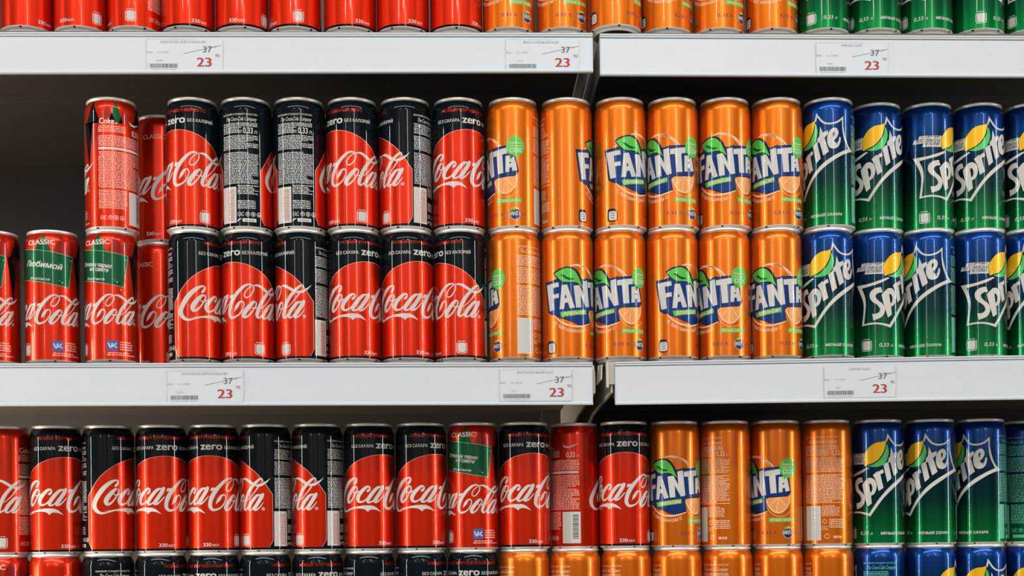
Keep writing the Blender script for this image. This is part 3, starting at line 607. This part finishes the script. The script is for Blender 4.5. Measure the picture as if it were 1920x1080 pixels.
def art_classic():
    p = Print()
    cola_script(p, 'white'); p.ring(56.6, 50.2, 1.55, .5, 'white', 3)
    p.text('CLASSIC', -9.6+12, 117, 5.2, 'pink', 2, al='C', fit=26, bold=.02)
    p.text('330', -7.5, 9.4, 3.9, 'white', 3, fit=9.3, bold=.03); p.text('МЛ', 3.0, 9.4, 2.6, 'white', 3, fit=6.6, bold=.02)
    recycle(p, 35.2, 9.6, L0=1)
    classic_back(p, 87.)
    return p
def art_winter(lines):
    p = Print()
    # paper-cut forest round the shoulder
    C_ = 2*math.pi*R
    for u, h, wd, m in [(28.5, 141, 9, 'darkred'), (46, 141, 10, 'black'), (-36, 140, 12, 'darkred'), (-52, 141, 13, 'black'), (63, 139, 9, 'darkred'), (-77, 139, 12, 'black'), (72, 141, 8, 'green'), (82, 137, 7, 'darkred')]:
        p.poly([(u-wd, 116.5), (u+wd, 116.5), (u+wd*.5, 128), (u+wd*.18, h-4), (u, h), (u-wd*.18, h-4), (u-wd*.5, 128)], m, 1)
    for u, z0, z1 in [(39, 118, 66), (-38, 118, 72), (46, 118, 80), (-60, 116, 60)]:
        p.poly([(u-7, z0), (u+7, z0), (u+1.5, z1)], 'black' if u % 2 else 'darkred', 1)
    p.poly([(17.3-9.2, 119.4), (17.3+9, 117.8), (17.3+6.5, 126), (17.3+1.6, 136), (17.3, 138.8), (17.3-1.6, 136), (17.3-6.5, 126.4)], 'darkred', 2)
    p.poly([(-13, 119.5), (8, 118.5), (3.6, 129), (.6, 137), (-1.6, 140.4), (-3.6, 137), (-8, 129)], 'green', 3)
    p.text('CLASSIC', -20.2, 128.6, 5.4, 'white', 6, fit=31.2, bold=.045)
    p.poly([(-46, 124.6), (-29.6, 125.4), (4.6, 120.8), (16.9, 118.9), (31, 116.9), (28, 100.5), (25.6, 83.6), (10, 85.8), (-3.9, 88.4), (-31, 92.9), (-48, 93.4)], 'green', 4)
    o = [(-46, 124.9), (-29.6, 125.6), (4.6, 121), (16.9, 119.1), (31, 117.1), (28, 100.5), (25.6, 83.4), (10, 85.6), (-3.9, 88.2), (-31, 92.7), (-48, 93.2), (-46, 124.9)]
    p.stroke([(a, b, .5) for a, b in o], 'teal', 5, sub=1)
    if len(lines) == 1: p.text(lines[0], -24.5, 106.9, 6.2, 'white', 6, fit=43, bold=.045, rot=-.125, shear=.18)
    else:
        p.text(lines[0], -26, 107.6, 4.4, 'white', 6, fit=39, bold=.045, rot=-.125, shear=.18); p.text(lines[1], -13.5, 101.3, 4.4, 'white', 6, fit=23, bold=.045, rot=-.125, shear=.18)
    p.text('#БудьСантой', -17.8, 92.0, 2.6, 'white', 6, fit=23, bold=.03, rot=-.11)
    for u, z, s_ in [(15.5, 90.3, .7), (18.2, 88.4, 1.2), (28.2, 113, 1.1), (-29, 95, .7), (22, 80, 1.1), (5, 73, 1.6), (24, 43, .9), (-15, 43, .9), (-29, 80, .8)]:
        p.poly([(u-s_, z), (u-s_*.25, z-s_*.25), (u, z-s_), (u+s_*.25, z-s_*.25), (u+s_, z), (u+s_*.25, z+s_*.25), (u, z+s_), (u-s_*.25, z+s_*.25)], 'white', 7)
    cola_script(p, 'white', .87, -10.5, 48.5, -5.5, lay=8)
    p.ring(38.8, 45.2, 1.3, .45, 'white', 8)
    p.poly([(7, 15.6), (8, 14.6), (17.4, 14.6), (18.4, 15.6), (18.4, 24.6), (17.4, 25.6), (8, 25.6), (7, 24.6)], 'vk', 2)
    p.stroke([(8.6, 22.3, 1.5), (10.2, 18.6, 1.7), (11.9, 18.2, 1.3), (12.1, 22.3, 1.3)], 'white', 3, sub=2)
    p.stroke([(16.6, 22.3, 1.3), (14.6, 20.6, 1.4), (13.3, 20.4, 1.4), (16.9, 18.1, 1.4)], 'white', 3, sub=1); p.rect(12.0, 18.3, 13.4, 22.4, 'white', 3)
    r = random.Random(4)
    p.micro(20.6, 15, 36, 25.8, 'pink', rnd=r, pitch=2.6, fill=.6); p.micro(7, 9.4, 40, 13.8, 'pink', rnd=r, pitch=2.2, fill=.6)
    recycle(p, -24.6, 10.8)
    classic_back(p, 86.)
    return p
def art_fanta():
    p = Print(); F = FANTA
    for k in ('r1', 'r2', 'r3'): p.stroke(F[k], 'cream', 3 if k == 'r3' else 1)
    p.stroke([(a, b, 1.8) for a, b in [(11.5, 103.6), (17, 103), (24, 100.2), (30, 95.5), (35.5, 89), (38, 85.5)]], 'cream', 1)
    bd = F['bd'] + F['bd3'] + F['bd4']
    cx_, cz_ = 10, 70
    p.poly([(a+(1. if a > cx_ else -1.), b+(1. if b > cz_ else -1.)) for a, b in bd], 'ink', 2); p.poly(bd, 'navy', 3)
    p.poly(curvy(F['lo']), 'ink', 4); p.poly(curvy(F['ll']), 'leaf', 5); p.poly(curvy(F['lv'], corner=70), 'green', 6)
    for k in ('F', 'N', 'T'): p.poly(F[k], 'white', 6)
    p.poly([F['A'], F['Ah']], 'white', 6); p.poly([F['a'], F['ah']], 'white', 6)
    p.poly(F['gb'], 'leaf', 5)
    g = F['gb']; rot = math.atan2(g[1][1]-g[0][1], g[1][0]-g[0][0])
    p.text('Апельсин', g[3][0]+2.6, g[3][1]+1.6, 4.3, 'cream', 6, fit=(g[1][0]-g[0][0])*.86, bold=.04, rot=rot)
    # slice
    a = F['so']; p.stroke(F['so'], 'slice', 1)
    p.poly([(q[0], q[1]) for q in F['sl']], 'slice', 1)
    for n_, k in enumerate(('sl', 's1', 's2', 's3')): p.stroke(F[k], 'cream', 2+.2*n_)
    # text on an arc below the badge
    t = F['ts']
    def arc(x, y):
        u = x; n = len(t)
        for i in range(n-1):
            if u <= t[i+1][0] or i == n-2:
                f_ = (u-t[i][0])/(t[i+1][0]-t[i][0]); z = t[i][1]+(t[i+1][1]-t[i][1])*f_; break
        c_ = 7.; dx = (u-c_)/60.
        return (u+y*-dx, z+y)
    T_ = smooth([(a, b, 0) for a, b in t], 4); t = [(a, b) for a, b, _ in T_]
    p.text('С ВИТАМИНОМ С', t[0][0]-.5, 0, 3.4, 'cream', 4, fit=t[-1][0]-t[0][0]+1, bold=.03, fn=lambda x, y: arc(x, y-1.7))
    g = F['gb2']; p.poly(g, 'leaf', 2); p.text('МЕНЬШЕ САХАРА', g[3][0]+1.5, g[3][1]+1.4, 2.9, 'cream', 3, fit=(g[1][0]-g[0][0])-3, bold=.03)
    # green speech bubble
    s_ = F['sok'][0]; u, z = s_; p.disc(u, z, 10, 'leaf', 6, ry=11.2)
    p.poly([(u-6.5, z-8), (u-1.5, z-10.4), (u-5.6, z-14.5)], 'leaf', 6)
    p.text('Содержит', u, z+2.8, 2.2, 'cream', 7, al='C', fit=14, bold=.03); p.text('апельсиновый', u, z-.2, 1.7, 'cream', 7, al='C', fit=14.5, bold=.02)
    p.text('СОК', u+.6, z-6.6, 4.9, 'white', 7, al='C', fit=14, bold=.05)
    o = F['033']; p.text('0,33 л', o[0][0], o[0][1], 3.9, 'purple', 2, fit=17, bold=.012)
    # small badge
    u, z = F['logo'][0]; p.disc(u, z, 6.1, 'white', 1, ry=6.6); p.disc(u, z-.6, 5.4, 'navy', 2, ry=5.6)
    p.poly([(u-6.2, z+.5), (u+6.2, z+.5), (u+5, z+4.5), (u-5, z+4.5)], 'orange', 2)
    p.poly([(u-5, z+4.6), (u-3.4, z+6.2), (u-.5, z+6), (u+.6, z+3.8), (u-2.6, z+3.4)], 'leaf', 4)
    p.text('FANTA', u, z-2.4, 5.0, 'ink', 4, al='C', fit=14, bold=.11); p.text('FANTA', u, z-2.2, 4.6, 'white', 5, al='C', fit=13, bold=.06)
    p.text('.ru', u+7.8, z-1.4, 2.8, 'purple', 2, fit=4)
    recycle(p, -21.3, 9.2, 'ink', 'white', 'ink')
    # small print
    r = random.Random(31); b = 73.
    company(p, b, 117.5, 39, 'peach'); p.micro(b, 104, b+29, 116.4, 'peach', rnd=r); p.micro(b+16, 110, b+39, 116.4, 'peach', rnd=r)
    p.text('0,33', b+31, 104.5, 5.8, 'cream', 2, fit=9.6, bold=.03); p.text('л', b+42, 104.5, 3.4, 'cream', 2)
    p.micro(b, 85.5, b+46, 103, 'peach', rnd=r); p.micro(b, 49.5, b+46, 83.6, 'peach', rnd=r); p.micro(b+20, 36.5, b+40, 48.6, 'peach', rnd=r); p.micro(b+28, 21, b+46, 33.5, 'peach', rnd=r, pitch=2.1)
    p.rect(b, 8.8, b+18.8, 47.6, 'white', 2); p.ladder(b+5, 12, b+12.5, 45, 'grey', 3, random.Random(6), .25, .7); p.ring(b+23, 30, 2.2, .6, 'peach', 2)
    p.text('ЕАС', b+20, 20.5, 4.6, 'peach', 2, fit=7); p.ring(b+25.5, 13.3, 2.5, .7, 'peach', 2); p.micro(b+32, 11, b+43, 14.6, 'peach', rnd=r, pitch=3.4, fill=.9)
    return p
def art_sprite():
    p = Print(); S_ = SPRITE
    fo, fi = S_['flo'], S_['fl']
    p.poly(curvy([tuple(a) for a in fo] + [tuple(S_['fro'][0])] + [tuple(S_['fr'][0])] + [tuple(a) for a in fi[9::-1]], corner=40), 'white', 2)
    p.poly(curvy([tuple(a) for a in S_['fro']] + [tuple(a) for a in S_['fr3o']] + [tuple(a) for a in reversed(S_['fr3'])] + [tuple(a) for a in reversed(S_['fr'])], corner=40), 'white', 2.3)
    for k in ('r', 'i', 't'): p.poly(S_[k], 'white', 3)
    p.poly(curvy(S_['S'], corner=60), 'white', 3)
    p.poly([curvy(S_['p']), curvy(S_['ph'], corner=80)], 'white', 3); p.poly([curvy(S_['e'], corner=75), curvy(S_['eh'], corner=100)], 'white', 3)
    p.disc(20.6, 93.2, .8, 'vk', 3)
    cu_ = sum(a[0] for a in S_['lem'])/len(S_['lem']); cz = sum(a[1] for a in S_['lem'])/len(S_['lem'])
    lm = curvy(S_['lime']); p.stroke([(a, b, .95) for a, b in lm+lm[:1]], 'ink', 4, sub=1, caps=False); p.poly(lm, 'lime', 5)
    ly = curvy(S_['lem'], corner=60); p.stroke([(a, b, .95) for a, b in ly+ly[:1]], 'ink', 6, sub=1, caps=False); p.poly(ly, 'yellow', 7)
    for k, t in (('t1', 'ОТЛИЧНЫЙ'), ('t2', 'ВКУС ЛИМОНА'), ('t3', 'И ЛАЙМА')):
        q = S_[k]; p.poly(q, 'white', 2); rt_ = math.atan2(q[1][1]-q[0][1], q[1][0]-q[0][0])
        p.text(t, q[3][0]+3.2, q[3][1]+1.0, 3.6, 'ink', 3, fit=(q[2][0]-q[3][0])-5, bold=.03, shear=.2, rot=rt_)
    p.text('0,33', -34.5, 14.5, 4.2, 'white', 2, fit=10.5, shear=.15, bold=.02); p.text('л', -22, 14.5, 3.2, 'white', 2, shear=.15, bold=.02)
    p.text('МЕНЬШЕ САХАРА', -10.8, 14.6, 3.0, 'white', 2, fit=36, shear=.25, bold=.045)
    recycle(p, -48.4, 10.4, 'white', 'white')
    r = random.Random(41); b = 40.
    company(p, b, 117.5, 39, 'teal'); p.micro(b, 104, b+29, 116.4, 'teal', rnd=r); p.text('0,33', b+31, 104.5, 5.8, 'teal', 2, fit=9.6, bold=.03)
    p.micro(b, 85.5, b+44, 103, 'teal', rnd=r); p.micro(b, 49.5, b+44, 83.6, 'teal', rnd=r); p.micro(b+10, 26, b+44, 48.6, 'teal', rnd=r)
    p.rect(b, 8.8, b+8, 47.6, 'teal', 2); symbols(p, b+11, 16, 'teal'); p.rect(b+12, 9.6, b+27, 13.2, 'teal', 2)
    return p

# ------------------------------------------------------------------ cans
def link(o, parent=None):
    COL.objects.link(o)
    if parent: o.parent = parent
    return o
def tab_mesh():
    bm = bmesh.new()
    pts = [(6.5*math.cos(a)*.85, 9*math.sin(a)-4) for a in [i*2*math.pi/20 for i in range(20)]]
    lo = [bm.verts.new((x*MM, y*MM, .1408)) for x, y in pts]; hi = [bm.verts.new((x*MM*.93, y*MM*.95, .1418)) for x, y in pts]
    bm.faces.new(hi)
    for i in range(20): bm.faces.new((lo[i], lo[(i+1) % 20], hi[(i+1) % 20], hi[i]))
    me = bpy.data.meshes.new('pull_tab'); bm.to_mesh(me); bm.free(); me.materials.append(MT['alu']); return me
LID_ME = mesh_from('lid', *lathe(LID), [MT['alu']])
def base_mesh():        # domed base with small dark coding marks round the chamfer
    v, f = lathe(BASE); f = [list(reversed(q)) for q in f]; mi = [0]*len(f)
    for k in range(5):
        a0 = math.radians(20+72*k+(k % 2)*9); b0 = len(v)
        for i in range(10):
            t = i*2*math.pi/10; a = a0+math.cos(t)*(.066 if k % 2 else .05); q = .45+.45*math.sin(t)
            r = 28.1+(26.2-28.1)*q+.32; z = 4.6+(3.0-4.6)*q-.06; v.append((r*math.sin(a), -r*math.cos(a), z))
        f.append([b0+i for i in range(9, -1, -1)]); mi.append(1)
    return mesh_from('base', v, f, [MT['base'], MT['ink']], mi)
BASE_ME = base_mesh()
TAB_ME = tab_mesh()
BODIES = {'Z': body_mesh('black_can_wall', 'black', art_zero()), 'C': body_mesh('red_can_wall', 'red', art_classic()),
          'X': body_mesh('winter_can_wall', 'red', art_winter(['Лучшему парню', 'на свете'])), 'L': body_mesh('winter_can_wall', 'red', art_winter(['Любимой'])),
          'F': body_mesh('orange_can_wall', 'orange', art_fanta()), 'S': body_mesh('blue_green_can_wall', 'bluegreen', art_sprite())}
def make_can(kind):
    e = link(bpy.data.objects.new('soda_can', None)); e.empty_display_size = .02
    link(bpy.data.objects.new('printed_wall', BODIES[kind]), e); l = link(bpy.data.objects.new('lid', LID_ME), e)
    link(bpy.data.objects.new('base', BASE_ME), e); link(bpy.data.objects.new('pull_tab', TAB_ME), l)
    return e
def copy_can(src):
    c = src.copy(); COL.objects.link(c)
    for ch in src.children:
        d = ch.copy(); COL.objects.link(d); d.parent = c
        for g in ch.children:
            h = g.copy(); COL.objects.link(h); h.parent = d
    return c
KIND = {'Z': ('black', 'black-topped red cola can'), 'C': ('red', 'plain red cola can'), 'X': ('red', 'red winter cola can with green banner'), 'L': ('red', 'red winter cola can with green banner'),
        'F': ('orange', 'orange soda can'), 'S': ('blue-green', 'blue and green lemon soda can')}
WHERE = {'top': 'on top shelf', 'mu': 'in middle shelf upper row', 'ml': 'in middle shelf lower row', 'lu': 'in bottom shelf upper row', 'll': 'in cut-off bottom row', 'back': ''}
ORD = ['first', 'second', 'third', 'fourth', 'fifth', 'sixth', 'seventh', 'eighth', 'ninth', 'tenth', 'eleventh', 'twelfth']
def small_print(k, c):      # does the small print face the aisle?
    lo, hi = {'Z': (70, 125), 'C': (60, 105), 'X': (55, 110), 'L': (55, 110), 'F': (75, 118), 'S': (40, 85)}[k]
    return lo <= c % (2*math.pi*R) <= hi
protos = {}
for row, cans in ROWS.items():
    cnt = {}
    tot = {}
    for k, *_ in cans: tot[KIND[k][0]] = tot.get(KIND[k][0], 0)+1
    for n, (k, x, y, z, rot) in enumerate(cans):
        if k not in protos: protos[k] = make_can(k); o = protos[k]
        else: o = copy_can(protos[k])
        o.location = (x*MM, y*MM, EYE+z*MM); o.rotation_euler = (0, 0, math.radians(rot))
        colr, desc = KIND[k]; i = cnt.get(colr, 0); cnt[colr] = i+1
        back = small_print(k, -math.radians(rot)*R)
        if row == 'back':
            lab = BACKLAB[n]; o['group'] = 'cans standing in the second row back'
        else:
            if back: desc = {'Z': 'black cola can', 'C': 'red cola can', 'X': 'red cola can', 'L': 'red cola can', 'F': 'orange soda can', 'S': 'blue-green soda can'}[k]+', print side out'
            elif k in 'XL': desc = 'red can, green banner'
            else: desc = {'Z': 'black-topped cola can', 'C': 'plain red cola can', 'F': 'orange soda can', 'S': 'blue-green soda can'}[k]
            pos = f"{ORD[i]} {colr} one from left" if tot[colr] > 1 else f"only {colr} one"
            lab = f"{desc}, {pos} {WHERE[row]}"
            o['group'] = {'top': 'cans on the top shelf', 'mu': 'upper row of cans on the middle shelf', 'ml': 'lower row of cans on the middle shelf', 'lu': 'upper row of cans on the bottom shelf', 'll': 'lower row of cans on the bottom shelf'}[row]
        o['label'] = lab; o['category'] = 'can'
        if len(lab.split()) > 16: print('LONG LABEL', lab)
